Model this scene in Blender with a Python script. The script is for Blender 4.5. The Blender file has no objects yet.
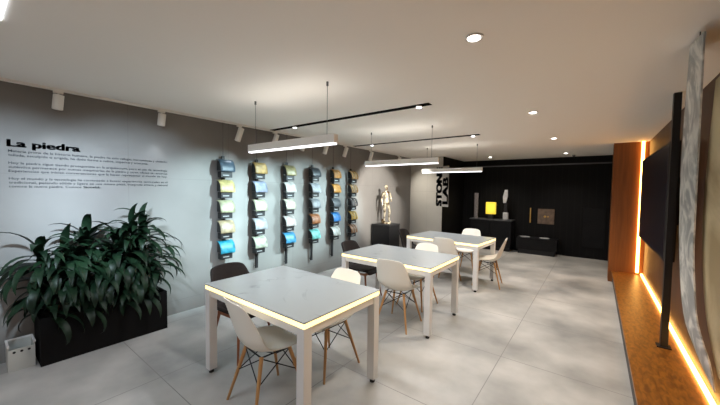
import bpy, bmesh, math, random
from mathutils import Vector, Matrix
random.seed(7)
C = bpy.context.scene.collection
PI = math.pi
H = 2.535; XL = -4.22; XR = .70; YB = 9.5; YF = -3.0; ZP = .20; ZT = .786

# ------------------------------------------------------------------ materials
def mat(name, col, rough=.6, metal=0., emit=None, strength=0., spec=.5):
    m = bpy.data.materials.new(name); m.use_nodes = True
    b = m.node_tree.nodes['Principled BSDF']
    b.inputs['Base Color'].default_value = (*col, 1)
    b.inputs['Roughness'].default_value = rough
    b.inputs['Metallic'].default_value = metal
    b.inputs['Specular IOR Level'].default_value = spec
    if emit:
        b.inputs['Emission Color'].default_value = (*emit, 1)
        b.inputs['Emission Strength'].default_value = strength
    return m

def noisy(name, c1, c2, scale=2., rough=.6, detail=6, lo=.35, hi=.65, stretch=(1, 1, 1), bump=0., metal=0., kind='noise', dist=0., spec=.5, rough2=None):
    m = mat(name, c1, rough, metal, spec=spec)
    nt = m.node_tree; N = nt.nodes; L = nt.links; b = N['Principled BSDF']
    tc = N.new('ShaderNodeTexCoord'); mp = N.new('ShaderNodeMapping'); mp.inputs['Scale'].default_value = stretch
    L.new(tc.outputs['Object'], mp.inputs['Vector'])
    if kind == 'wave':
        t = N.new('ShaderNodeTexWave'); t.inputs['Scale'].default_value = scale; t.inputs['Distortion'].default_value = dist
        t.inputs['Detail'].default_value = detail; out = t.outputs['Fac']
    else:
        t = N.new('ShaderNodeTexNoise'); t.inputs['Scale'].default_value = scale; t.inputs['Detail'].default_value = detail
        t.inputs['Distortion'].default_value = dist; out = t.outputs['Fac']
    L.new(mp.outputs['Vector'], t.inputs['Vector'])
    r = N.new('ShaderNodeValToRGB'); r.color_ramp.elements[0].position = lo; r.color_ramp.elements[1].position = hi
    r.color_ramp.elements[0].color = (*c1, 1); r.color_ramp.elements[1].color = (*c2, 1)
    L.new(out, r.inputs['Fac']); L.new(r.outputs['Color'], b.inputs['Base Color'])
    if bump:
        bp = N.new('ShaderNodeBump'); bp.inputs['Strength'].default_value = bump; bp.inputs['Distance'].default_value = .01
        L.new(out, bp.inputs['Height']); L.new(bp.outputs['Normal'], b.inputs['Normal'])
    if rough2 is not None:
        mr = N.new('ShaderNodeMapRange'); mr.inputs['To Min'].default_value = rough; mr.inputs['To Max'].default_value = rough2
        L.new(out, mr.inputs['Value']); L.new(mr.outputs['Result'], b.inputs['Roughness'])
    return m

def tiled(name, c1, c2, joint, tw, th, off, rough=.35, vec=None, scale=1.2, jw=.004, rough2=.55):
    """cloudy cement with thin joints of a regular panel grid"""
    m = noisy(name, c1, c2, scale, rough, 8, .3, .7, rough2=rough2)
    nt = m.node_tree; N = nt.nodes; L = nt.links; b = N['Principled BSDF']
    tc = N['Texture Coordinate']
    sep = N.new('ShaderNodeSeparateXYZ'); L.new(tc.outputs['Object'], sep.inputs[0])
    masks = []
    for ax, size, o in ((vec[0], tw, off[0]), (vec[1], th, off[1])):
        a = N.new('ShaderNodeMath'); a.operation = 'SUBTRACT'; L.new(sep.outputs[ax], a.inputs[0]); a.inputs[1].default_value = o
        w = N.new('ShaderNodeMath'); w.operation = 'PINGPONG'; L.new(a.outputs[0], w.inputs[0]); w.inputs[1].default_value = size / 2
        # pingpong is 0 on the joint, rises to size/2
        g = N.new('ShaderNodeMath'); g.operation = 'LESS_THAN'; L.new(w.outputs[0], g.inputs[0]); g.inputs[1].default_value = jw
        masks.append(g)
    mx = N.new('ShaderNodeMath'); mx.operation = 'MAXIMUM'; L.new(masks[0].outputs[0], mx.inputs[0]); L.new(masks[1].outputs[0], mx.inputs[1])
    mix = N.new('ShaderNodeMix'); mix.data_type = 'RGBA'
    src = b.inputs['Base Color'].links[0].from_socket
    L.new(mx.outputs[0], mix.inputs['Factor']); L.new(src, mix.inputs['A']); mix.inputs['B'].default_value = (*joint, 1)
    L.new(mix.outputs['Result'], b.inputs['Base Color'])
    return m

M = dict(
    floor=tiled('polished_cement_floor', (.22, .225, .222), (.54, .53, .51), (.22, .215, .21), 1.1, 1.1, (-.69, 1.03), .28, (0, 1), 1.3, .0035),
    wall=tiled('microcement_wall', (.17, .16, .15), (.235, .225, .21), (.165, .155, .145), 1.2, 1.55, (6.0, 1.72), .7, (1, 2), .9, .003, .8),
    endwall=tiled('cement_panel_wall', (.40, .385, .345), (.50, .48, .43), (.36, .34, .31), .46, 1.5, (-3.71, 1.6), .7, (0, 2), .9, .003, .8),
    ceiling=mat('ceiling_paint', (.92, .885, .83), .9),
    plainwall=mat('plain_wall_paint', (.55, .54, .52), .8),
    black=noisy('black_lacquer', (.004, .004, .005), (.007, .007, .008), 3, .5, spec=.18),
    blackmatt=mat('black_powder_coat', (.012, .012, .013), .5, spec=.35),
    planter=mat('planter_black', (.006, .0055, .0055), .8, spec=.12),
    soil=noisy('potting_soil', (.02, .014, .01), (.05, .035, .025), 30, .95, bump=.5),
    white=mat('white_powder_coat', (.72, .71, .70), .4),
    fixture=mat('fixture_offwhite', (.85, .83, .78), .45),
    wood=noisy('oak_veneer', (.15, .050, .006), (.31, .11, .012), 9, .38, 10, .35, .65, (4, 1.2, 4), dist=.6),
    woodwall=noisy('dark_wood_wall_veneer', (.045, .016, .005), (.085, .030, .009), 5, .5, 8, .3, .7, (4, 1.2, .25), dist=.6),
    woodcol=noisy('column_wood_veneer', (.16, .048, .006), (.24, .078, .012), 5, .5, 8, .3, .7, (5, 5, .3), dist=.6),
    platedge=mat('platform_edge_dark', (.045, .042, .04), .6),
    legwood=noisy('beech_leg', (.42, .21, .075), (.56, .31, .12), 18, .5, 4, .3, .7, (1, 1, .15)),
    redwood=noisy('stained_leg', (.23, .075, .03), (.32, .12, .05), 18, .45, 4, .3, .7, (1, 1, .15)),
    shell=mat('cream_plastic', (.84, .80, .72), .38),
    dark=noisy('dark_brown_upholstery', (.008, .005, .005), (.013, .008, .007), 60, .6, 3, bump=.1, spec=.3),
    wire=mat('black_wire', (.01, .01, .012), .4, .6),
    pad=mat('black_rubber', (.01, .01, .01), .7),
    led=mat('warm_edge_led', (1, .85, .5), .5, emit=(1.0, .78, .34), strength=1.35),
    ledcool=mat('cool_lamp_diffuser', (1, 1, 1), .5, emit=(.95, .95, 1.0), strength=1.8),
    deepblack=mat('recess_black', (.002, .002, .002), .9, spec=.05),
    labelgrey=mat('label_grey', (.25, .25, .25), .5),
    panel=mat('panel_diffuser', (1, 1, 1), .5, emit=(.85, .92, 1.0), strength=3.),
    ledmod=mat('spot_lens', (1, 1, 1), .5, emit=(.85, .90, 1.0), strength=9.),
    down=mat('downlight_lens', (1, 1, 1), .5, emit=(1.0, .93, .85), strength=9.),
    orange=mat('amber_led', (1, .6, .2), .5, emit=(1.0, .50, .12), strength=11.),
    screen=mat('dark_screen', (.004, .005, .012), .35, spec=.2),
    text=mat('black_vinyl_lettering', (.012, .014, .022), .5),
    greytext=mat('grey_vinyl_lettering', (.06, .07, .09), .5),
    gold=mat('brushed_gold', (.55, .34, .10), .35, .9),
    bronzetile=noisy('bronze_tile', (.10, .07, .05), (.17, .12, .085), 12, .4, metal=.3),
    onyx=mat('lit_onyx', (.8, .6, .05), .4, emit=(.95, .75, .08), strength=.42),
    greytile=noisy('grey_tile', (.16, .15, .16), (.26, .24, .25), 20, .4),
    whitestone=noisy('white_stone', (.42, .44, .47), (.60, .61, .62), 10, .4),
    bronze=noisy('figure_painted_highlights', (.10, .055, .02), (.80, .72, .54), 9, .25, 4, .42, .56, metal=.45),  # brown shadow parts and cream highlights of the figure put into the noise colours
    binw=mat('white_plastic', (.50, .51, .48), .45),
    signgrey=mat('sign_grey_panel', (.34, .33, .31), .6),
    rail=mat('grey_metal_rail', (.13, .13, .135), .35, .7),
)
def marble():
    m = mat('marble_top', (.6, .62, .65), .28); nt = m.node_tree; N = nt.nodes; L = nt.links; b = N['Principled BSDF']
    tc = N.new('ShaderNodeTexCoord')
    n = N.new('ShaderNodeTexNoise'); n.inputs['Scale'].default_value = 1.6; n.inputs['Detail'].default_value = 8; n.inputs['Distortion'].default_value = 1.1
    L.new(tc.outputs['Object'], n.inputs['Vector'])
    r = N.new('ShaderNodeValToRGB'); e = r.color_ramp.elements
    e[0].position = .485; e[0].color = (.30, .325, .33, 1); e[1].position = .515; e[1].color = (.32, .345, .35, 1)
    v = e.new(.5); v.color = (.18, .20, .21, 1)
    L.new(n.outputs['Fac'], r.inputs['Fac'])
    n2 = N.new('ShaderNodeTexNoise'); n2.inputs['Scale'].default_value = 2.5
    L.new(tc.outputs['Object'], n2.inputs['Vector'])
    r2 = N.new('ShaderNodeValToRGB'); r2.color_ramp.elements[0].position = .5; r2.color_ramp.elements[1].position = .62
    mx = N.new('ShaderNodeMix'); mx.data_type = 'RGBA'
    L.new(n2.outputs['Fac'], r2.inputs['Fac']); L.new(r2.outputs['Color'], mx.inputs['Factor'])
    mx.inputs['A'].default_value = (.31, .335, .34, 1); L.new(r.outputs['Color'], mx.inputs['B'])
    L.new(mx.outputs['Result'], b.inputs['Base Color'])
    return m
M['marble'] = marble()
M['leaf'] = noisy('dark_leaf', (.004, .012, .006), (.010, .028, .012), 9, .45, 3, spec=.25)
M['stem'] = mat('cane_bark', (.09, .06, .035), .8)
def slatted():   # black vertical boards
    m = mat('black_vertical_boards', (.006, .006, .006), .6, spec=.15); nt = m.node_tree; N = nt.nodes; L = nt.links; b = N['Principled BSDF']
    tc = N.new('ShaderNodeTexCoord'); w = N.new('ShaderNodeTexWave'); w.bands_direction = 'X'; w.inputs['Scale'].default_value = 2.2
    L.new(tc.outputs['Object'], w.inputs['Vector'])
    r = N.new('ShaderNodeValToRGB'); r.color_ramp.elements[0].position = .0; r.color_ramp.elements[1].position = .12
    r.color_ramp.elements[0].color = (.007, .007, .007, 1); r.color_ramp.elements[1].color = (.0035, .0035, .004, 1)
    L.new(w.outputs['Fac'], r.inputs['Fac']); L.new(r.outputs['Color'], b.inputs['Base Color'])
    return m
M['boards'] = slatted()

# ------------------------------------------------------------------ mesh helpers
class MB:
    def __init__(s): s.bm = bmesh.new()
    def box(s, x0, x1, y0, y1, z0, z1, bev=0., mtx=None):
        b = bmesh.new(); bmesh.ops.create_cube(b, size=1)
        for v in b.verts:
            v.co = Vector((x0 + (v.co.x + .5) * (x1 - x0), y0 + (v.co.y + .5) * (y1 - y0), z0 + (v.co.z + .5) * (z1 - z0)))
        if bev: bmesh.ops.bevel(b, geom=b.edges[:], offset=bev, segments=2, affect='EDGES', profile=.6)
        if mtx: b.transform(mtx)
        s.merge(b); return s
    def merge(s, b):
        me = bpy.data.meshes.new('tmp'); b.to_mesh(me); b.free(); s.bm.from_mesh(me); bpy.data.meshes.remove(me)
    def cyl(s, p, q, r0, r1=None, n=12):
        p, q = Vector(p), Vector(q); r1 = r0 if r1 is None else r1
        d = q - p; b = bmesh.new()
        bmesh.ops.create_cone(b, cap_ends=True, segments=n, radius1=r0, radius2=r1, depth=d.length)
        b.transform(Matrix.Translation((p + q) / 2) @ d.to_track_quat('Z', 'Y').to_matrix().to_4x4())
        s.merge(b); return s
    def tube(s, pts, r, n=8):
        for a, c in zip(pts, pts[1:]): s.cyl(a, c, r, n=n)
        return s
    def sphere(s, c, r, sc=(1, 1, 1), n=12):
        b = bmesh.new(); bmesh.ops.create_uvsphere(b, u_segments=n, v_segments=n // 2 + 2, radius=r)
        b.transform(Matrix.Translation(c) @ Matrix.Diagonal((*sc, 1))); s.merge(b); return s
    def grid(s, rows, thick=0.):
        """rows: list of lists of points, all the same length; given thickness becomes a closed sheet"""
        b = bmesh.new(); V = [[b.verts.new(p) for p in r] for r in rows]
        for i in range(len(V) - 1):
            for j in range(len(V[0]) - 1):
                b.faces.new((V[i][j], V[i][j + 1], V[i + 1][j + 1], V[i + 1][j]))
        if thick:
            b.normal_update()
            bmesh.ops.solidify(b, geom=b.faces[:], thickness=thick)
        s.merge(b); return s
    def build(s, name, m, parent=None, smooth=False, subsurf=0, autosmooth=False):
        bmesh.ops.recalc_face_normals(s.bm, faces=s.bm.faces[:])
        me = bpy.data.meshes.new(name); s.bm.to_mesh(me); s.bm.free()
        me.materials.append(m)
        o = bpy.data.objects.new(name, me); C.objects.link(o)
        if parent: o.parent = parent
        if smooth or autosmooth:
            for p in me.polygons: p.use_smooth = True
        if autosmooth:
            md = o.modifiers.new('edges', 'EDGE_SPLIT'); md.split_angle = math.radians(35)
        if subsurf:
            md = o.modifiers.new('sub', 'SUBSURF'); md.levels = subsurf; md.render_levels = subsurf
        return o

def thing(name, label, cat, loc=(0, 0, 0), rz=0, group=None):
    o = bpy.data.objects.new(name, None); C.objects.link(o); o.empty_display_size = .1
    o.location = loc; o.rotation_euler = (0, 0, rz)
    return tag(o, label, cat, group)
def tag(o, label, cat, group=None):
    o['label'] = label; o['category'] = cat
    if group: o['group'] = group
    return o
def struct(o): o['kind'] = 'structure'; return o
def copy_tree(o, parent=None):
    c = o.copy(); C.objects.link(c)
    if parent: c.parent = parent
    for ch in list(o.children): copy_tree(ch, c)
    return c

# ------------------------------------------------------------------ the room
struct(MB().box(XL - .2, XR + .2, YF - .2, YB + .2, -.1, 0).build('floor', M['floor']))
struct(MB().box(XL - .2, XR + .2, YF - .2, YB + .2, H, H + .1).build('ceiling', M['ceiling']))
struct(MB().box(XL - .15, XL, YF - .15, 7.9, 0, H).build('wall_left', M['wall']))
struct(MB().box(XL - .15, -3.27, 7.9, YB, 0, H).build('wall_far_left', M['endwall']))
struct(MB().box(-3.27, -3.255, 7.915, YB, 0, H).build('wall_recess_left', M['boards']))
bw = MB().box(XL - .15, XR + .15, YB, YB + .15, 0, H)
struct(bw.build('wall_far', M['boards']))
struct(MB().box(-3.255, XR, YB - .03, YB, 2.34, 2.37).build('trim_1', M['rail']))
struct(MB().box(XR + .13, XR + .23, YF - .15, YB, 0, H).build('wall_right', M['plainwall']))
struct(MB().box(XL, XR + .13, YF - .15, YF, 0, H).build('wall_behind_camera', M['plainwall']))
# wood veneer panelling in front of the right wall, with a slot at its top
pn = MB().box(XR, XR + .03, YF, 7.298, ZP, H)
struct(pn.build('trim_2', M['woodwall']))
# raised platform along the right wall
struct(MB().box(.275, XR + .13, YF, 7.30, ZP - .03, ZP).build('floor_platform_top', M['wood']))
struct(MB().box(.29, XR + .13, YF, 7.30, 0, ZP - .03).build('floor_platform_base', M['platedge']))
# wood clad pier closing the platform
struct(MB().box(.225, XR + .13, 7.30, 7.62, 0, H).build('wall_pier', M['woodcol']))

# ------------------------------------------------------------------ lamps
def light(name, kind, loc, energy, col, aim=None, **kw):
    d = bpy.data.lights.new(name, kind); d.energy = energy; d.color = col
    for k, v in kw.items(): setattr(d, k, v)
    o = bpy.data.objects.new(name, d); C.objects.link(o); o.location = loc
    if aim is not None:
        o.rotation_euler = (Vector(aim) - Vector(loc)).to_track_quat('-Z', 'Y').to_euler()
    return o

def pendant(y, label, E=16):
    t = thing('pendant_lamp', label, 'lamp', (-2.375, y, 2.0), 0, 'linear pendant lamps over the tables')
    MB().box(-.625, .625, -.025, .025, .012, .085, .004).build('housing', M['fixture'], t)
    MB().box(-.615, .615, -.021, .021, -.002, .012).build('diffuser', M['ledcool'], t)
    for x in (-.52, .52):
        MB().cyl((x, 0, .085), (x, 0, H - 2.0 - .03), .0022, n=6).build('cable', M['rail'], t)
        MB().cyl((x, 0, H - 2.0 - .035), (x, 0, H - 2.0), .010, n=12).build('ceiling_cap', M['rail'], t)
    light('pendant_light', 'AREA', (-2.375, y, 1.992), E, (.95, .96, 1.0), (-2.375, y, 0), shape='RECTANGLE', size=1.2, size_y=.04)
    light('ceiling_fill', 'AREA', (-2.375, y, 2.092), 1.6, (1.0, .95, .88), (-2.375, y, 3), shape='RECTANGLE', size=1.2, size_y=.04)  # added upward fill to brighten the ceiling, not a part of the pendant
pendant(1.95, 'white linear pendant lamp hanging over the nearest marble table')
pendant(4.07, 'white linear pendant lamp hanging over the middle marble table')
pendant(6.13, 'white linear pendant lamp hanging over the farthest marble table')
tag(MB().box(-2.66, -1.46, -.42, .18, H - .008, H - .0005).build('ceiling_panel_light', M['panel']), 'white rectangular ceiling light cut off by the upper left corner of the photo', 'lamp')
light('panel_glow', 'AREA', (-2.06, -.12, H - .012), 8, (.80, .90, 1.0), (-2.06, -.12, 0), shape='RECTANGLE', size=1.1, size_y=.55)
for sx_, sy_, ty, e in ((-1.9, -.05, .35, 440), (-1.9, .1, 1.25, 590)):
    light('panel_wall_wash', 'SPOT', (sx_, sy_, H - .03), e, (.66, .84, 1.0), (XL, ty, 1.38), spot_size=math.radians(46), spot_blend=.85, shadow_soft_size=.08)

MODS = []
def track(y, x0, x1, label, mods):
    t = thing('ceiling_track', label, 'light track', (0, y, H), 0, 'black recessed ceiling tracks')
    MB().box(x0, x1, -.042, .042, -.006, -.0005).build('channel', M['deepblack'], t)
    for x in mods:
        MB().cyl((x, 0, -.022), (x, 0, -.006), .032, n=20).build('spot_module', M['fixture'], t, autosmooth=True)
        MB().cyl((x, 0, -.026), (x, 0, -.022), .026, n=20).build('lens', M['ledmod'], t)
track(3.05, XL + .02, -1.42, 'black ceiling track above the gap between nearest and middle table', (-3.55, -1.55))
track(5.12, XL + .02, -1.52, 'black ceiling track above the gap between middle and farthest table', (-3.62, -1.62))
CY = (.66, .92, 1.0)
for y, tgt, e in ((3.05, (XL, 2.75, 1.0), 60), (5.12, (XL, 4.75, 1.0), 40)):
    light('track_spot', 'SPOT', (-3.55, y, H - .035), e, CY, tgt, spot_size=math.radians(70), spot_blend=1., shadow_soft_size=.03)
for y, ty, e in ((3.05, 2.15, 620), (3.05, 3.0, 560), (5.12, 3.75, 900), (5.12, 4.75, 560)):
    light('track_spot', 'SPOT', (-1.6, y, H - .035), e, CY, (XL, ty, 1.18), spot_size=math.radians(39), spot_blend=.75, shadow_soft_size=.03)
light('track_spot_statue', 'SPOT', (-1.62, 5.0, H - .035), 620, (1.0, .95, .87), (-4.0, 6.10, 1.45), spot_size=math.radians(40), spot_blend=.6, shadow_soft_size=.02)
for x, y in ((-1.55, 3.05), (-1.62, 5.12)):
    light('track_downlight', 'SPOT', (x, y, H - .035), 22, (.97, .97, 1.0), (x + .3, y, 0), spot_size=math.radians(120), spot_blend=1., shadow_soft_size=.03)

# white rail with spot heads along the left wall
MB_r = MB().box(XL + .10, XL + .135, YF + .2, 7.75, H - .02, H - .0005)
tag(MB_r.build('spotlight_rail', M['fixture']), 'slim white spotlight rail along the ceiling edge above the grey wall', 'rail')
heads = [(.62, 'above the title of the wall text'), (1.50, 'above the right end of the wall text'),
         (2.50, 'above the first hanging sample column'), (3.12, 'above the second and third sample columns'),
         (3.72, 'partly behind the nearest pendant lamp'), (4.28, 'above the fifth sample column'),
         (4.85, 'above the sixth sample column'), (5.75, 'between sample columns and bronze figure'),
         (7.0, 'beside the far corner of the grey wall')]
for y, w in heads:
    t = thing('wall_spotlight', 'white cylindrical spotlight on the ceiling rail, ' + w, 'spotlight', (XL + .1175, y, H - .021), 0, 'white spotlights on the rail')
    MB().box(-.016, .016, -.035, .035, -.022, .0).build('adapter', M['fixture'], t)
    MB().cyl((0, 0, -.022), (.02, 0, -.05), .007, n=8).build('neck', M['fixture'], t)
    a = Vector((.02, .0, -.04)) if y < 2 else Vector((.03, .015, -.04)); b = Vector((.01, -.01, -.175)) if y < 2 else Vector((.005, -.035, -.225))
    MB().cyl(a, b, .040, n=20).build('barrel', M['fixture'], t, autosmooth=True)
    d = (b - a).normalized()
    MB().cyl(b, b + d * .003, .034, n=16).build('lens', M['fixture'], t)
# only the spots that wash the wall are lit
for y, e, ty in ((.62, 2, .62), (1.50, 4, 1.45), (2.50, 3, 2.35), (3.12, 3, 3.0), (3.72, 3, 3.6), (4.28, 3, 4.2), (4.85, 3., 4.8), (7.0, 45., 8.2)):
    light('wall_spot_light', 'SPOT', (XL + .12, y - .035, H - .28), e, (.80, .90, 1.0) if y < 6 else (1.0, .93, .83), (XL - .02 if y < 5.5 else XL + .7, ty, 1.1 if y < 5.5 else 1.3), spot_size=math.radians(75), spot_blend=1., shadow_soft_size=.03)

# round downlights
for x, y, w in ((-.61, 1.89, 'nearest and largest of the row'), (-.61, 4.02, 'second in the row from the camera'), (-.60, 6.11, 'third in the row from the camera'),
                (-.59, 8.54, 'near the ceiling sensor by the black wall'), (-2.26, 8.59, 'above the lit yellow block by the black wall')):
    t = thing('downlight', 'round recessed white downlight, ' + w, 'downlight', (x, y, H), 0, 'round recessed downlights')
    MB().cyl((0, 0, -.008), (0, 0, -.0005), .052, n=28).build('trim_ring', M['white'], t, autosmooth=True)
    MB().cyl((0, 0, -.011), (0, 0, -.008), .036, n=24).build('lens', M['down'], t)
    light('downlight_beam', 'SPOT', (x, y, H - .03), (80 if y < 3 else 115) if y < 8 else 62, (1.0, .88, .74), (x, y, 0), spot_size=math.radians(120), spot_blend=1., shadow_soft_size=.035)
light('fill_behind_camera', 'AREA', (-2.2, -1.9, H - .05), 20, (.95, .95, 1.0), (-2.2, -1.9, 0), shape='RECTANGLE', size=1.5, size_y=.5)  # added room fill, an unseen area light without a fixture

# ceiling sensor
t = thing('ceiling_sensor', 'small grey sensor on the ceiling in front of the black wall', 'sensor', (-.46, 8.95, H))
MB().cyl((0, 0, -.02), (0, 0, -.0005), .05, n=20).build('base', M['fixture'], t, autosmooth=True)
MB().sphere((0, 0, -.025), .032).build('dome', M['rail'], t, smooth=True)

# amber LED strips of the platform and pier
def led(name, lab, b, lights):
    o = tag(MB().box(*b).build(name, M['orange']), lab, 'led strip')
    return o
led('led_strip', 'glowing amber LED strip along the foot of the dark wood wall', (.665, .690, YF + .1, 7.285, ZP + .001, ZP + .022), None)
led('led_strip', 'vertical glowing amber LED strip between wood pier and dark screen', (.60, .64, 7.27, 7.298, ZP + .03, H - .002), None)

# ------------------------------------------------------------------ tables
def table(name_, x0, x1, y0, y1, label, rz=0):
    cx, cy = (x0 + x1) / 2, (y0 + y1) / 2; w, d = (x1 - x0) / 2, (y1 - y0) / 2
    t = thing('display_table', label, 'table', (cx, cy, 0), rz, 'white marble tables with glowing edges')
    MB().box(-w, w, -d, d, ZT - .010, ZT, .002).build('tabletop', M['marble'], t)
    e = .004; z0, z1 = ZT - .045, ZT - .0105
    m = MB()
    m.box(-w + e, w - e, -d + e, -d + .014, z0, z1); m.box(-w + e, w - e, d - .014, d - e, z0, z1)
    m.box(-w + e, -w + .014, -d + .0142, d - .0142, z0, z1); m.box(w - .014, w - e, -d + .0142, d - .0142, z0, z1)
    m.build('edge_light', M['led'], t)
    m = MB(); z2 = ZT - .105
    g = .018
    m.box(-w + g, w - g, -d + g, -d + .045, z2, z1 - .001); m.box(-w + g, w - g, d - .045, d - g, z2, z1 - .001)
    m.box(-w + g, -w + .045, -d + .0452, d - .0452, z2, z1 - .001); m.box(w - .045, w - g, -d + .0452, d - .0452, z2, z1 - .001)
    m.build('apron', M['white'], t)
    L = .072
    for sx in (-1, 1):
        for sy in (-1, 1):
            ax, bx = sorted((sx * (w - .003), sx * (w - L))); ay, by = sorted((sy * (d - .003), sy * (d - L)))
            lg = MB().box(ax, bx, ay, by, .035, z0 - .0005, .003).build('leg', M['white'], t)
            c = ((ax + bx) / 2, (ay + by) / 2)
            f = MB().cyl((*c, 0), (*c, .018), .022, .020, n=16).cyl((*c, .018), (*c, .035), .008, n=10).build('foot', M['pad'], lg, autosmooth=True)
    return t
table('a', -2.675, -1.415, 1.30, 2.15, 'nearest white marble table with glowing yellow edge, in front of the hanging samples')
table('b', -2.655, -1.385, 3.09, 3.97, 'middle white marble table with glowing yellow edge, second from the camera')
table('c', -2.76, -1.44, 5.06, 5.98, 'farthest white marble table with glowing yellow edge, before the black wall', math.radians(-3))

# ------------------------------------------------------------------ chairs
def shell_rows(prof, top_round=True, wk=1., curl=.05, nu=11):
    rows = []
    for (y, z, w, cz, cy) in prof:
        r = []
        for j in range(nu):
            u = -1 + 2 * j / (nu - 1); s = abs(u) ** 2.2
            r.append(Vector((u * w * wk, y + cy * s, z + cz * s)))
        rows.append(r)
    return rows
# y (forward +), z, half width, side lift, side forward
PROF = [(.232, .405, .135, .006, -.03), (.226, .424, .165, .010, -.02), (.20, .437, .195, .014, -.01), (.13, .440, .215, .022, 0), (.04, .433, .226, .034, 0),
        (-.05, .428, .230, .05, .0), (-.13, .436, .232, .07, .006), (-.18, .47, .230, .075, .03), (-.212, .53, .226, .045, .05), (-.235, .61, .218, .012, .055),
        (-.258, .69, .206, .0, .048), (-.278, .76, .192, -.006, .038), (-.289, .80, .182, -.010, .03), (-.296, .826, .165, -.012, .024), (-.298, .835, .13, -.006, .016)]
def legs(t, mt, top=.12, bx=.20, by=.215, zt=.425, red=False):
    for sx in (-1, 1):
        for sy in (-1, 1):
            MB().cyl((sx * bx, sy * by, 0), (sx * top, sy * top, zt), .0095, .0155, n=12).build('leg', mt, t, autosmooth=True)
def white_chair(label, group='cream shell chairs around the tables'):
    t = thing('shell_chair', label, 'chair', (0, 0, 0), 0, group)
    MB().grid(shell_rows(PROF), .009).build('seat_shell', M['shell'], t, smooth=True, subsurf=1)
    legs(t, M['legwood'], .115, .205, .22, .415)
    m = MB(); r = .0042
    P = lambda sx, sy, k: (sx * (.205 + (.115 - .205) * k), sy * (.22 + (.115 - .22) * k), .415 * k)
    for a, b in (((-1, 1), (1, 1)), ((-1, -1), (1, -1)), ((-1, -1), (-1, 1)), ((1, -1), (1, 1))):
        mid = ((a[0] + b[0]) / 2 * .15, (a[1] + b[1]) / 2 * .16, .405)
        m.cyl(P(*a, .56), P(*b, .97), r, n=6); m.cyl(P(*b, .56), P(*a, .97), r, n=6)
    m.tube([(-.12, -.12, .412), (.12, -.12, .412), (.12, .12, .412), (-.12, .12, .412), (-.12, -.12, .412)], .006, 6)
    m.build('wire_brace', M['wire'], t)
    return t
def dark_chair(label):
    t = thing('upholstered_chair', label, 'chair', (0, 0, 0), 0, 'dark brown chairs at the table ends')
    pr = [(y * 1.06, z * .985, w * 1.12, cz * .8, cy * 1.8) for (y, z, w, cz, cy) in PROF]
    MB().grid(shell_rows(pr), .028).build('seat_shell', M['dark'], t, smooth=True, subsurf=1)
    MB().box(-.20, .20, -.15, .23, .435, .475, .018).build('seat_cushion', M['dark'], t, smooth=True)
    legs(t, M['redwood'], .15, .215, .225, .41)
    MB().box(-.17, .17, -.165, -.14, .375, .405).box(-.17, .17, .14, .165, .375, .405).box(-.165, -.14, -.14, .14, .375, .405).box(.14, .165, -.14, .14, .375, .405).build('under_frame', M['redwood'], t)
    return t
W0 = white_chair(''); D0 = dark_chair('')
used = {'w': False, 'd': False}
def put(kind, x, y, rz, label):
    base = W0 if kind == 'w' else D0
    o = base if not used[kind] else copy_tree(base)
    used[kind] = True
    o.location = (x, y, 0); o.rotation_euler = (0, 0, math.radians(rz)); o['label'] = label
    return o
# rz 0 faces +Y (into the room)
put('w', -1.96, 1.43, -6, 'cream shell chair with wooden legs in front of the nearest marble table')
put('w', -1.93, 2.06, 176, 'cream shell chair tucked under the far side of the nearest marble table')
put('w', -1.86, 3.25, 4, 'cream shell chair in front of the middle marble table')
put('w', -1.98, 3.98, 176, 'cream shell chair tucked under the far side of the middle marble table')
put('w', -2.06, 5.26, 6, 'cream shell chair in front of the farthest marble table')
put('w', -2.06, 6.34, 180, 'cream shell chair behind the farthest marble table, facing the camera')
put('w', -1.46, 5.62, 98, 'cream shell chair at the right end of the farthest marble table')
put('d', -2.78, 1.73, -86, 'dark brown upholstered chair at the left end of the nearest marble table')
put('d', -2.78, 3.72, -86, 'dark brown upholstered chair at the left end of the middle marble table')
put('d', -2.90, 5.62, -86, 'dark brown upholstered chair at the left end of the farthest marble table')

# ------------------------------------------------------------------ hanging sample displays
def smat(i, j, c):
    c2 = tuple(min(1, k ** 1.15 * .62 + .006) for k in c); c1 = tuple(k ** 1.15 * .34 for k in c)
    return noisy('sample_veneer_%d_%d' % (i, j), c1, c2, 14, .42, 5, .35, .65, (1, 1, 1))
COLS = [
 (2.29, ['slate blue', 'pale yellow', 'pale olive', 'sandy beige', 'bright turquoise'],
  [(.10, .16, .22), (.72, .62, .28), (.52, .52, .34), (.55, .44, .28), (.03, .42, .58)]),
 (2.83, ['mottled gold', 'lavender grey', 'pale cream green', 'light grey', 'greenish cream'],
  [(.50, .34, .13), (.32, .36, .46), (.55, .54, .40), (.42, .43, .45), (.55, .58, .46)]),
 (3.41, ['pale gold', 'creamy white', 'ivory', 'pinkish white', 'sky blue'],
  [(.52, .46, .24), (.68, .66, .62), (.64, .60, .50), (.62, .57, .54), (.08, .38, .62)]),
 (4.00, ['dark slate grey', 'bluish white', 'mid grey', 'copper brown', 'aqua green'],
  [(.07, .085, .10), (.58, .62, .66), (.36, .38, .40), (.42, .17, .06), (.22, .60, .56)]),
 (4.57, ['orange tan', 'amber orange', 'dark grey', 'deep blue', 'off white'],
  [(.58, .28, .06), (.62, .30, .05), (.10, .11, .12), (.04, .22, .50), (.62, .62, .58)]),
 (5.12, ['golden brown ribbed', 'golden tan ribbed', 'grey brown ribbed', 'gold ribbed', 'reddish brown ribbed'],
  [(.42, .22, .05), (.46, .27, .10), (.13, .11, .11), (.55, .34, .06), (.34, .17, .08)])]
ORD = ['first', 'second', 'third', 'fourth', 'fifth', 'sixth']
ROW = ['top', 'second from top', 'middle', 'fourth from top', 'bottom']
XB = XL + .05
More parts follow.
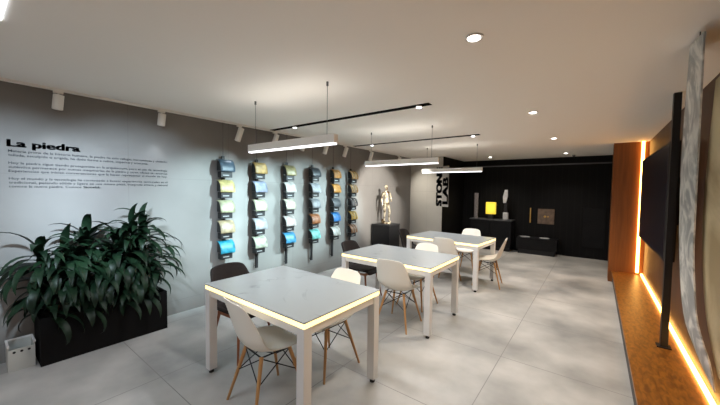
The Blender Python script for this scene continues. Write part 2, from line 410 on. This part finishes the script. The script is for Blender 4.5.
for i, (yc, names, cols) in enumerate(COLS):
    t = thing('sample_hanger', 'black vertical sample hanger on a thin cable, %s from the left' % ORD[i], 'display rack', (XB, yc, 0), 0, 'black sample hangers on the grey wall')
    zb = [.60, .38, .34, .30, .28, .40][i]
    MB().box(-.012, .012, -.020, .020, zb, 2.06, .002).build('bar', M['blackmatt'], t)
    MB().cyl((0, 0, 2.06), (0, 0, H - .0005), .0025, n=6).build('cable', M['blackmatt'], t)
    MB().cyl((0, 0, zb + .03), (-.05 + .001, 0, zb + .03), .006, n=8).cyl((0, 0, 1.95), (-.05 + .001, 0, 1.95), .006, n=8).build('wall_standoff', M['blackmatt'], t)
    for j in range(5):
        zc = 1.925 - j * .283
        b = MB().box(.012, .105, -.085, .080, zc - .165, zc - .082, .003).box(.012, .04, -.03, .03, zc - .085, zc + .05)
        prof = []
        for k in range(9):
            a = PI / 2 * (1 - k / 7)
            prof.append((.014 + .100 * math.cos(a), zc - .070 + .142 * math.sin(a)) if k < 8 else (.012, zc - .070))
        for ys in (-.094,):
            bb = bmesh.new(); f0 = [bb.verts.new((x, ys, z)) for x, z in prof]; f1 = [bb.verts.new((x, ys + .008, z)) for x, z in prof]
            bb.faces.new(f0); bb.faces.new(f1[::-1])
            n = len(prof)
            for k in range(n): bb.faces.new((f0[k], f0[(k + 1) % n], f1[(k + 1) % n], f1[k]))
            b.merge(bb)
        br = b.build('bracket', M['blackmatt'], t)
        MB().box(.1052, .1063, -.06, .03, zc - .140, zc - .126).build('label_plate', M['labelgrey'], br)
        # the bent veneer sample carried by the bracket
        s = MB()
        spans = [(-.103, .108)] if i < 5 else [(-.103, -.045), (-.025, .033), (.053, .108)]
        for (a0, a1) in spans:
            rows = []
            for q in range(7 if i < 5 else 3):
                yy = a0 + (a1 - a0) * q / (6 if i < 5 else 2)
                row = []
                for k in range(15):
                    a = math.radians(100 - 118 * k / 14)
                    row.append(Vector((.020 + .112 * math.cos(a), yy, zc - .068 + .156 * math.sin(a) * (1 if a > 0 else .35))))
                rows.append(row)
            s.grid(rows, .005)
        o = s.build('stone_sample', smat(i, j, cols[j]), None, smooth=True)
        o.location = (XB, yc, 0)
        tag(o, '%s bent stone sample, %s on the %s hanger from the left' % (names[j], ROW[j], ORD[i]), 'stone sample', 'bent stone samples on the wall hangers')

# ------------------------------------------------------------------ wall lettering
def text_mesh(s, w=None, h=None, ext=.0012, bold=0.):
    c = bpy.data.curves.new('t', 'FONT'); c.body = s; c.size = 1; c.offset = min(bold, .012); c.resolution_u = 3
    o = bpy.data.objects.new('t', c); C.objects.link(o)
    dg = bpy.context.evaluated_depsgraph_get(); dg.update()
    me = bpy.data.meshes.new_from_object(o.evaluated_get(dg)); bpy.data.objects.remove(o)
    b = bmesh.new()
    k = bold - .012 if bold > .015 else 0
    for n_, (dx, dy) in enumerate([(0, 0)] + ([(-k, -k * .5), (-k * .5, k * .5), (k * .5, -k * .5), (k, k * .5), (k, -k * .5), (-k, k * .5)] if k else [])):
        q = bmesh.new(); q.from_mesh(me)
        for v in q.verts: v.co.x += dx; v.co.y += dy; v.co.z += n_ * .0004 / max(h, .01) * 0
        t_ = bpy.data.meshes.new('t'); q.to_mesh(t_); q.free(); b.from_mesh(t_); bpy.data.meshes.remove(t_)
    bpy.data.meshes.remove(me)
    xs = [v.co.x for v in b.verts]; x0, x1 = min(xs), max(xs)
    sx = w / (x1 - x0) if w else h
    for v in b.verts: v.co = Vector(((v.co.x - x0) * sx, v.co.y * h, 0))
    r = bmesh.ops.extrude_face_region(b, geom=b.faces[:])
    for v in [g for g in r['geom'] if isinstance(g, bmesh.types.BMVert)]: v.co.z += ext
    return b
def wall_text(s, y0, z, w, h, name, m, parent, bold=0.):
    b = text_mesh(s, w, h, bold=bold)
    b.transform(Matrix(((0, 0, 1, XL + .0006), (1, 0, 0, y0), (0, 1, 0, z), (0, 0, 0, 1))))
    mb = MB(); mb.merge(b); return mb.build(name, m, parent)
wt = thing('wall_lettering', 'black Spanish wall text headed La piedra above the potted plants', 'lettering', (0, 0, 0))
wall_text('La piedra', .292, 1.966, .50, .088, 'title', M['text'], wt, .045)
# (line, z, right end, bold)
for s, z, ye in (('Materia prima de la historia humana, la piedra ha sido refugio, herramienta y símbolo:', 1.915, 1.60),
                 ('tallada, esculpida o erigida, ha dado forma a cultos, imperios y artesanía.', 1.878, 1.395),
                 ('Hoy la piedra sigue siendo protagonista en la arquitectura, pero el uso de tecnología', 1.808, 1.60),
                 ('auténtica permanece por nuevas maquinarias de la piedra y otros oficios se renuevan', 1.771, 1.60),
                 ('Experiencias que inician conversaciones que la hacen representar al mundo de hoy.', 1.734, 1.60),
                 ('Hoy el mundo y la tecnología ha comenzado a buscar experiencias sensoriales en el', 1.666, 1.60),
                 ('tradicional, pasando sólida y ligera en una misma pieza, integrada entera y natural', 1.630, 1.60),
                 ('conoce la nueva piedra. Conoce', 1.594, .795)):
    wall_text(s, .300, z, ye - .300, .031, 'text_line', M['text'], wt, .008)
wall_text('Stonelab.', .81, 1.594, .145, .031, 'text_line', M['text'], wt, .02)

# STONE LAB sign on the end of the cement wall
sg = thing('vertical_sign', 'vertical STONE LAB sign at the edge of the black recess', 'sign', (0, 0, 0))
MB().box(-3.268, -3.09, 7.868, 7.885, 1.20, 2.28).build('backing_panel', M['signgrey'], sg)
def vert_text(s, x_base, z0, length, h, y, name, bold, mt='text'):
    b = text_mesh(s, length, h, .008, bold)
    # text x -> +Z, text y -> -X, facing -Y
    b.transform(Matrix(((0, -1, 0, x_base), (0, 0, -1, y), (1, 0, 0, z0), (0, 0, 0, 1))))
    mb = MB(); mb.merge(b); mb.build(name, M[mt], sg)
vert_text('STONE', -3.285, 1.21, 1.05, .215, 7.8985, 'word_stone', .07)
vert_text('LAB', -3.105, 1.27, .72, .20, 7.8675, 'word_lab', .045)

# ------------------------------------------------------------------ planter and plants
pt = thing('planter', 'long low black planter box on the floor against the grey wall', 'planter', (0, 0, 0))
px0, px1, py0, py1, ph = XL + .015, -3.865, .43, 1.45, .43
w_ = .02
MB().box(px0, px1, py0, py1, 0, .03).box(px0, px0 + w_, py0, py1, .03, ph).box(px1 - w_, px1, py0, py1, .03, ph).box(px0 + w_, px1 - w_, py0, py0 + w_, .03, ph).box(px0 + w_, px1 - w_, py1 - w_, py1, .03, ph).build('box', M['planter'], pt)
MB().box(px0 + w_ + .001, px1 - w_ - .001, py0 + w_ + .001, py1 - w_ - .001, .031, ph - .04).build('soil', M['soil'], pt)
def leaf(m, base, az, elev, L, wd, droop):
    rows = []; n = 9
    p = Vector(base); d = Vector((math.cos(az) * math.cos(elev), math.sin(az) * math.cos(elev), math.sin(elev)))
    side = Vector((-math.sin(az), math.cos(az), 0)); e = elev; tw = random.uniform(-.35, .35)
    for k in range(n):
        f = k / (n - 1)
        wid = wd * max(.02, (math.sin(PI * min(1, (f * .97 + .03)) ** .75)) ** .8)
        nrm = Vector((math.cos(az) * -math.sin(e), math.sin(az) * -math.sin(e), math.cos(e)))
        sd = side * math.cos(tw * f) + nrm * math.sin(tw * f)
        row = [p - sd * wid + nrm * wid * .28, p, p + sd * wid + nrm * wid * .28]
        for q in row:
            q.x = max(q.x, XL + .006 + .002 * random.random())
            if q.x < px1 + .01 and px0 < q.x: pass
        rows.append(row)
        e -= droop * (.5 + f) / n
        p = p + Vector((math.cos(az) * math.cos(e), math.sin(az) * math.cos(e), math.sin(e))) * (L / (n - 1))
        if p.z < .18: p.z = .18
        if px0 < p.x < px1 + .015 and py0 - .01 < p.y < py1 + .01 and p.z < ph + .01: p.x = px1 + .02 + random.random() * .01
    m.grid(rows)
for k, (yc, hh) in enumerate(((.56, .90), (.76, .99), (.95, .96), (1.12, 1.08), (1.32, 1.11))):
    xc = XL + .17 + .02 * (k % 2)
    t = thing('dracaena_plant', 'bushy dark green dracaena with drooping strap leaves in the black planter', 'plant', (0, 0, 0), 0, 'dark green plants in the black planter')
    st = MB(); lf = MB()
    for c in range(4):
        bx, by = xc + random.uniform(-.05, .05), yc + random.uniform(-.05, .05)
        hz = hh * random.uniform(.72, 1.0) + .1 if c else hh + .1
        if c == 3: hz = .62
        tx, ty = bx + random.uniform(-.02, .09), by + random.uniform(-.08, .08)
        st.tube([(bx, by, ph - .05), ((bx + tx) / 2, (by + ty) / 2, (ph + hz) / 2), (tx, ty, hz)], .009, 6)
        nl = 17
        for q in range(nl):
            f = q / nl; az = q * 2.4 + random.uniform(-.3, .3)
            if math.cos(az) < -.2 and random.random() < .6: az = PI - az   # leaves turn away from the wall
            elev = math.radians(82 - 78 * f + random.uniform(-26, 22))
            z = hz - .20 * f
            leaf(lf, (tx, ty, z), az, elev, random.uniform(.26, .40), random.uniform(.030, .042), random.uniform(1.3, 2.4) + .6 * f)
    # low fringe that hangs over the front of the box
    for q in range(26):
        az = random.uniform(-1.3, 1.3)
        leaf(lf, (xc + random.uniform(.0, .12), yc + random.uniform(-.13, .13), random.uniform(.56, .92)), az, random.uniform(.0, .6), random.uniform(.27, .40), random.uniform(.030, .043), random.uniform(2.0, 3.0))
    if k == 0:
        for q in range(9):
            leaf(lf, (xc + random.uniform(.0, .1), yc - .08, random.uniform(.6, .98)), random.uniform(-2.3, -.9), random.uniform(-.1, .5), random.uniform(.32, .46), random.uniform(.03, .04), random.uniform(1.2, 2.4))
    if k == 4:
        for q in range(10):
            leaf(lf, (xc + random.uniform(.0, .1), yc + .08, random.uniform(.7, 1.05)), random.uniform(.5, 1.8), random.uniform(.1, .7), random.uniform(.30, .40), random.uniform(.02, .026), random.uniform(1.6, 2.8))
    st.build('cane', M['stem'], t)
    lf.build('leaves', M['leaf'], t, smooth=True)

# white box beside the planter
t = thing('storage_bin', 'small white plastic bin with dark round holes on the floor beside the planter', 'bin', (XL + .17, .325, 0))
m = MB(); a, b, hz = .095, .082, .215
m.box(-a, a, -b, b, 0, .012).box(-a, -a + .008, -b, b, .012, hz).box(a - .008, a, -b, b, .012, hz - .025).box(-a + .008, a - .008, -b, -b + .008, .012, hz).box(-a + .008, a - .008, b - .008, b, .012, hz)
m.build('body', M['binw'], t)
MB().box(-a - .004, -a + .01, -b - .004, b + .004, hz, hz + .012).box(-a + .01, a + .004, -b - .004, -b + .01, hz, hz + .012).box(-a + .01, a + .004, b - .01, b + .004, hz, hz + .012).build('rim', M['white'], t)
for y in (-.045, 0, .045):
    MB().cyl((a, y, hz - .05), (a + .0015, y, hz - .05), .010, n=14).build('hole', M['pad'], t)

# ------------------------------------------------------------------ pedestal and figure
PX, PY = -3.93, 6.18
t = thing('pedestal', 'square dark grey pedestal under the cast figure near the far corner', 'pedestal', (PX, PY, 0))
MB().box(-.235, .235, -.235, .235, .0, .80, .004).build('body', mat('pedestal_charcoal', (.013, .013, .014), .6, spec=.25), t)
MB().box(-.24, .24, -.24, .24, .8002, .83, .004).build('top_slab', mat('pedestal_top', (.018, .018, .02), .5), t)
fg = thing('statue', 'shiny cream and bronze figure of a standing man, highlights and shade painted in, on the dark pedestal', 'statue', (PX, PY, .83), math.radians(58))
MB().cyl((0, 0, 0), (0, 0, .035), .115, .105, n=28).sphere((-.05, .06, .05), .05, (1, 1, 1.2)).build('base', M['bronze'], fg, smooth=True)
# figure: faces -Y locally; x to its left
V = {'pel': (0, 0, .50), 'wai': (.005, .005, .575), 'che': (.0, .012, .665), 'sho': (-.005, .01, .735), 'nek': (-.005, .0, .77), 'hd1': (-.008, -.008, .81), 'hd2': (-.010, -.006, .862),
     'hl': (.042, 0, .475), 'kl': (.062, -.045, .275), 'al': (.075, .01, .075), 'tl': (.09, -.055, .045),
     'hr': (-.042, 0, .48), 'kr': (-.045, -.008, .275), 'ar': (-.045, .02, .075), 'tr': (-.06, -.045, .045),
     'sl': (.085, .01, .725), 'el': (.125, .02, .60), 'wl': (.105, -.065, .53), 'fl': (.06, -.085, .535),
     'sr': (-.092, .01, .715), 'er': (-.115, .025, .585), 'wr': (-.105, -.005, .47), 'fr': (-.10, -.02, .425)}
R = {'pel': .060, 'wai': .052, 'che': .062, 'sho': .046, 'nek': .024, 'hd1': .034, 'hd2': .036, 'hl': .044, 'kl': .028, 'al': .018, 'tl': .014,
     'hr': .044, 'kr': .028, 'ar': .018, 'tr': .014, 'sl': .032, 'el': .021, 'wl': .014, 'fl': .012, 'sr': .032, 'er': .021, 'wr': .014, 'fr': .012}
ED = [('pel', 'wai'), ('wai', 'che'), ('che', 'sho'), ('sho', 'nek'), ('nek', 'hd1'), ('hd1', 'hd2'), ('pel', 'hl'), ('hl', 'kl'), ('kl', 'al'), ('al', 'tl'),
      ('pel', 'hr'), ('hr', 'kr'), ('kr', 'ar'), ('ar', 'tr'), ('sho', 'sl'), ('sl', 'el'), ('el', 'wl'), ('wl', 'fl'), ('sho', 'sr'), ('sr', 'er'), ('er', 'wr'), ('wr', 'fr')]
K = list(V); me = bpy.data.meshes.new('body'); me.from_pydata([V[k] for k in K], [(K.index(a), K.index(b)) for a, b in ED], [])
bo = bpy.data.objects.new('body', me); C.objects.link(bo); me.materials.append(M['bronze'])
bo.modifiers.new('skin', 'SKIN'); me.skin_vertices.new() if not me.skin_vertices else None
for n_, k in enumerate(K):
    me.skin_vertices[0].data[n_].radius = (R[k] * 1.0, R[k] * (.8 if k in ('pel', 'wai', 'che') else 1.0)); me.skin_vertices[0].data[n_].use_root = (k == 'pel')
sb = bo.modifiers.new('sub', 'SUBSURF'); sb.levels = 2; sb.render_levels = 2
dg = bpy.context.evaluated_depsgraph_get(); dg.update()
me2 = bpy.data.meshes.new_from_object(bo.evaluated_get(dg)); bpy.data.objects.remove(bo)
for p in me2.polygons: p.use_smooth = True
me2.materials.clear(); me2.materials.append(M['bronze'])
bo = bpy.data.objects.new('body', me2); C.objects.link(bo); bo.parent = fg
hm = MB()
for q in range(34):
    a = q * 2.4; z = .5 * (q / 34) ; rr = .036
    th = math.acos(1 - 1.25 * q / 34)
    hm.sphere((-.010 + rr * math.sin(th) * math.cos(a), .002 + rr * math.sin(th) * math.sin(a), .862 + rr * 1.05 * math.cos(th)), .011, n=8)
hm.build('hair', M['bronze'], bo, smooth=True)
MB().sphere((-.012, -.043, .838), .007, (1, 1.2, 1.6), 8).sphere((.000, -.038, .85), .006, (1.2, .6, .6), 8).sphere((-.023, -.038, .85), .006, (1.2, .6, .6), 8).sphere((-.012, -.039, .822), .006, (1.5, .7, .6), 8).build('face', M['bronze'], bo, smooth=True)

# ------------------------------------------------------------------ black recess furniture
t = thing('console_cabinet', 'black console cabinet against the black wall under the lit yellow block', 'cabinet', (-2.33, 9.25, 0))
MB().box(-.54, .54, -.2, .215, .10, .83, .004).build('body', M['black'], t)
MB().box(-.56, .56, -.22, .215, .8305, .855, .003).build('worktop', M['rail'], t)
MB().box(-.50, .50, -.16, .2, 0, .0995).build('plinth', M['blackmatt'], t)
for x in (-.27, .27):
    d = MB().box(x - .262, x + .262, -.216, -.2005, .115, .82, .003).build('door', M['black'], t)
o = tag(MB().box(-2.85, -2.745, 9.30, 9.33, .8555, 1.58, .003).build('stone_sample', M['greytile']), 'tall narrow grey stone sample leaning upright at left on the black console', 'stone sample')
t = thing('onyx_lamp', 'glowing yellow onyx block standing on the black console', 'lamp', (-2.36, 9.22, .856))
MB().box(-.07, .07, -.05, .05, 0, .13).build('stand', M['blackmatt'], t)
MB().box(-.135, .135, -.045, .045, .1305, .47, .02).build('block', M['onyx'], t)
light('onyx_light', 'POINT', (-2.37, 9.05, 1.15), .6, (1, .75, .2), shadow_soft_size=.1)
t = thing('stone_sculpture', 'slender white stone sculpture with dark middle at right on the black console', 'sculpture', (-1.97, 9.22, .856))
MB().box(-.065, .065, -.05, .05, 0, .20, .02).build('foot_block', M['whitestone'], t, smooth=False)
MB().box(-.04, .04, -.04, .04, .2005, .46, .008).build('middle_block', M['blackmatt'], t)
rows = [[Vector((-.035 + .035 * k / 8 + u * (.060 - .028 * abs(k - 4) / 4), -.03, .461 + .36 * k / 8)) for u in (-1, -.4, .4, 1)] for k in range(9)]
MB().grid(rows, .06).build('upper_stone', M['whitestone'], t)
# wall mounted fittings
t = thing('grab_bar', 'slim vertical gold handle on the black wall beside the bronze square plate', 'grab bar', (-1.40, YB, 1.0))
MB().box(-.014, .014, -.05, -.035, -.20, .20, .003).build('grip', M['gold'], t)
MB().cyl((0, -.036, .15), (0, 0, .15), .007, n=8).cyl((0, -.036, -.15), (0, 0, -.15), .007, n=8).build('mount', M['gold'], t)
t = thing('wall_plate', 'square bronze plate with small gold knobs mounted on the black wall', 'wall plate', (-1.04, YB, .985))
MB().box(-.19, .19, -.02, -.0005, -.20, .20, .003).build('plate', M['bronzetile'], t)
for x, r in ((-.02, .028), (.05, .018)):
    MB().cyl((x, -.055, 0), (x, -.0205, 0), r, n=18).build('knob', M['gold'], t, autosmooth=True)
t = thing('low_cabinet', 'low black cabinet with two pale round dishes beneath the bronze square plate', 'cabinet', (-1.20, 9.28, 0))
MB().box(-.46, .46, -.18, .19, .12, .42, .004).build('body', M['black'], t)
for x in (-.28, .17):
    rows = [[Vector((x + q * (.10 + .0 * k), -.02 + (k - 2) * .05, .428 - .0)) for q in (-1, -.5, 0, .5, 1)] for k in range(5)]
    MB().cyl((x, 0, .4205), (x, 0, .436), .10, .12, n=24).build('dish', M['whitestone'], t, autosmooth=True)
MB().box(-.42, .42, -.14, .18, 0, .1195).build('plinth', M['blackmatt'], t)
t = thing('black_door_panel', 'plain black door panel at the right end of the black wall', 'panel', (-.0, YB, 0))
MB().box(-.24, .20, -.018, -.0005, .28, 1.25, .003).build('panel', M['black'], t)

# ------------------------------------------------------------------ screen, post and stone sheets on the platform
t = thing('wall_screen', 'large black video screen mounted beside the black post on the platform', 'screen', (0, 0, 0))
MB().box(.525, .60, 4.03, 6.20, .99, 2.115, .004).build('casing', M['blackmatt'], t)
MB().box(.5235, .5248, 4.06, 6.17, 1.02, 2.085).build('display', M['screen'], t)
MB().box(.6005, XR - .001, 4.6, 5.4, 1.3, 1.8).build('wall_mount', M['blackmatt'], t)
t = thing('support_post', 'tall black square post from the platform to the ceiling', 'post', (.550, 3.98, ZP))
MB().box(-.026, .026, -.03, .03, .0105, H - ZP - .001, .002).build('post', M['blackmatt'], t)
MB().box(-.05, .05, -.05, .05, .0, .01, .002).build('base_plate', M['blackmatt'], t)

def sheet(name, le, re, m, label, cat, thick=.008):
    # le / re: far and near edges, world points from top to bottom
    def cr(P, t):
        n = len(P) - 1; s = t * n; i = min(int(s), n - 1); f = s - i
        g = lambda k: Vector(P[max(0, min(n, k))])
        p0, p1, p2, p3 = g(i - 1), g(i), g(i + 1), g(i + 2)
        return .5 * ((2 * p1) + (p2 - p0) * f + (2 * p0 - 5 * p1 + 4 * p2 - p3) * f * f + (3 * p1 - p0 - 3 * p2 + p3) * f ** 3)
    rows = []
    for k in range(29):
        a, b = cr(le, k / 28), cr(re, k / 28)
        rows.append([a.lerp(b, j / 4) for j in range(5)])
    o = MB().grid(rows, thick).build(name, m, None, smooth=False)
    return tag(o, label, cat, None)
veined = noisy('grey_marble_sheet', (.30, .31, .31), (.72, .71, .67), 4.5, .45, 10, .42, .62, (1, .8, .8), dist=2.2)
beige = noisy('beige_stone_sheet', (.34, .25, .13), (.60, .49, .30), 2.2, .5, 8, .4, .6, (1, 1, .8), dist=.8)
s1 = sheet('stone_sheet', [(.43, 2.76, 2.53), (.455, 2.96, 2.25), (.472, 3.09, 2.0), (.487, 3.19, 1.73), (.503, 3.25, 1.43), (.515, 3.27, 1.21), (.53, 3.25, .93), (.55, 3.20, .72), (.58, 3.12, .59), (.61, 3.06, .49), (.645, 2.97, .39)],
      [(.43, 2.44, 2.49), (.451, 2.55, 2.20), (.472, 2.66, 1.94), (.487, 2.74, 1.71), (.503, 2.82, 1.46), (.515, 2.87, 1.24), (.53, 2.88, 1.02), (.55, 2.89, .82), (.58, 2.88, .68), (.616, 2.88, .55), (.650, 2.90, .37)],
      veined, 'tall bent grey veined marble sheet hanging beside the black post', 'stone sheet')
hk = MB().cyl((.425, 2.56, 2.475), (.442, 2.56, 2.475), .011, n=12).cyl((.43, 2.56, 2.475), (.43, 2.56, H - .001), .003, n=6).build('hook', M['blackmatt'], s1)
s2 = sheet('stone_sheet', [(.496, 2.50, 2.24), (.522, 2.69, 1.94), (.541, 2.83, 1.65), (.553, 2.89, 1.46), (.568, 2.92, 1.21), (.581, 2.92, 1.01), (.601, 2.92, .82), (.635, 2.92, .62), (.658, 2.89, .48)],
      [(.496, 1.80, 2.24), (.522, 1.90, 1.94), (.541, 1.98, 1.65), (.553, 2.02, 1.46), (.568, 2.05, 1.21), (.581, 2.06, 1.01), (.601, 2.06, .82), (.635, 2.06, .62), (.658, 2.04, .48)],
      beige, 'bent beige stone sheet cut off by the right edge of the photo', 'stone sheet')
MB().cyl((.486, 2.15, 2.20), (.510, 2.15, 2.20), .011, n=12).cyl((.488, 2.15, 2.20), (.488, 2.15, H - .001), .003, n=6).build('hook', M['blackmatt'], s2)

# ------------------------------------------------------------------ world, camera
w = bpy.data.worlds.new('world'); bpy.context.scene.world = w; w.use_nodes = True
w.node_tree.nodes['Background'].inputs['Color'].default_value = (.02, .02, .02, 1)
F = 309.4; yaw, pitch, roll = (math.radians(a) for a in (37.337, -2.356, .865))
fw = Vector((-math.sin(yaw) * math.cos(pitch), math.cos(yaw) * math.cos(pitch), math.sin(pitch)))
rt = Vector((math.cos(yaw), math.sin(yaw), 0)); up = rt.cross(fw)
rt, up = rt * math.cos(roll) + up * math.sin(roll), up * math.cos(roll) - rt * math.sin(roll)
cd = bpy.data.cameras.new('camera'); cd.sensor_width = 36; cd.lens = F / 720 * 36; cd.clip_start = .05
cam = bpy.data.objects.new('camera', cd); C.objects.link(cam)
mt = Matrix((( rt.x, up.x, -fw.x, 0), (rt.y, up.y, -fw.y, 0), (rt.z, up.z, -fw.z, 1.62), (0, 0, 0, 1)))
cam.matrix_world = mt
sc = bpy.context.scene; sc.camera = cam
sc.view_settings.view_transform = 'Standard'; sc.view_settings.look = 'None'
sc.view_settings.exposure = 0.38; sc.view_settings.gamma = 1
sc.cycles.max_bounces = 8; sc.cycles.diffuse_bounces = 5; sc.cycles.sample_clamp_indirect = 6
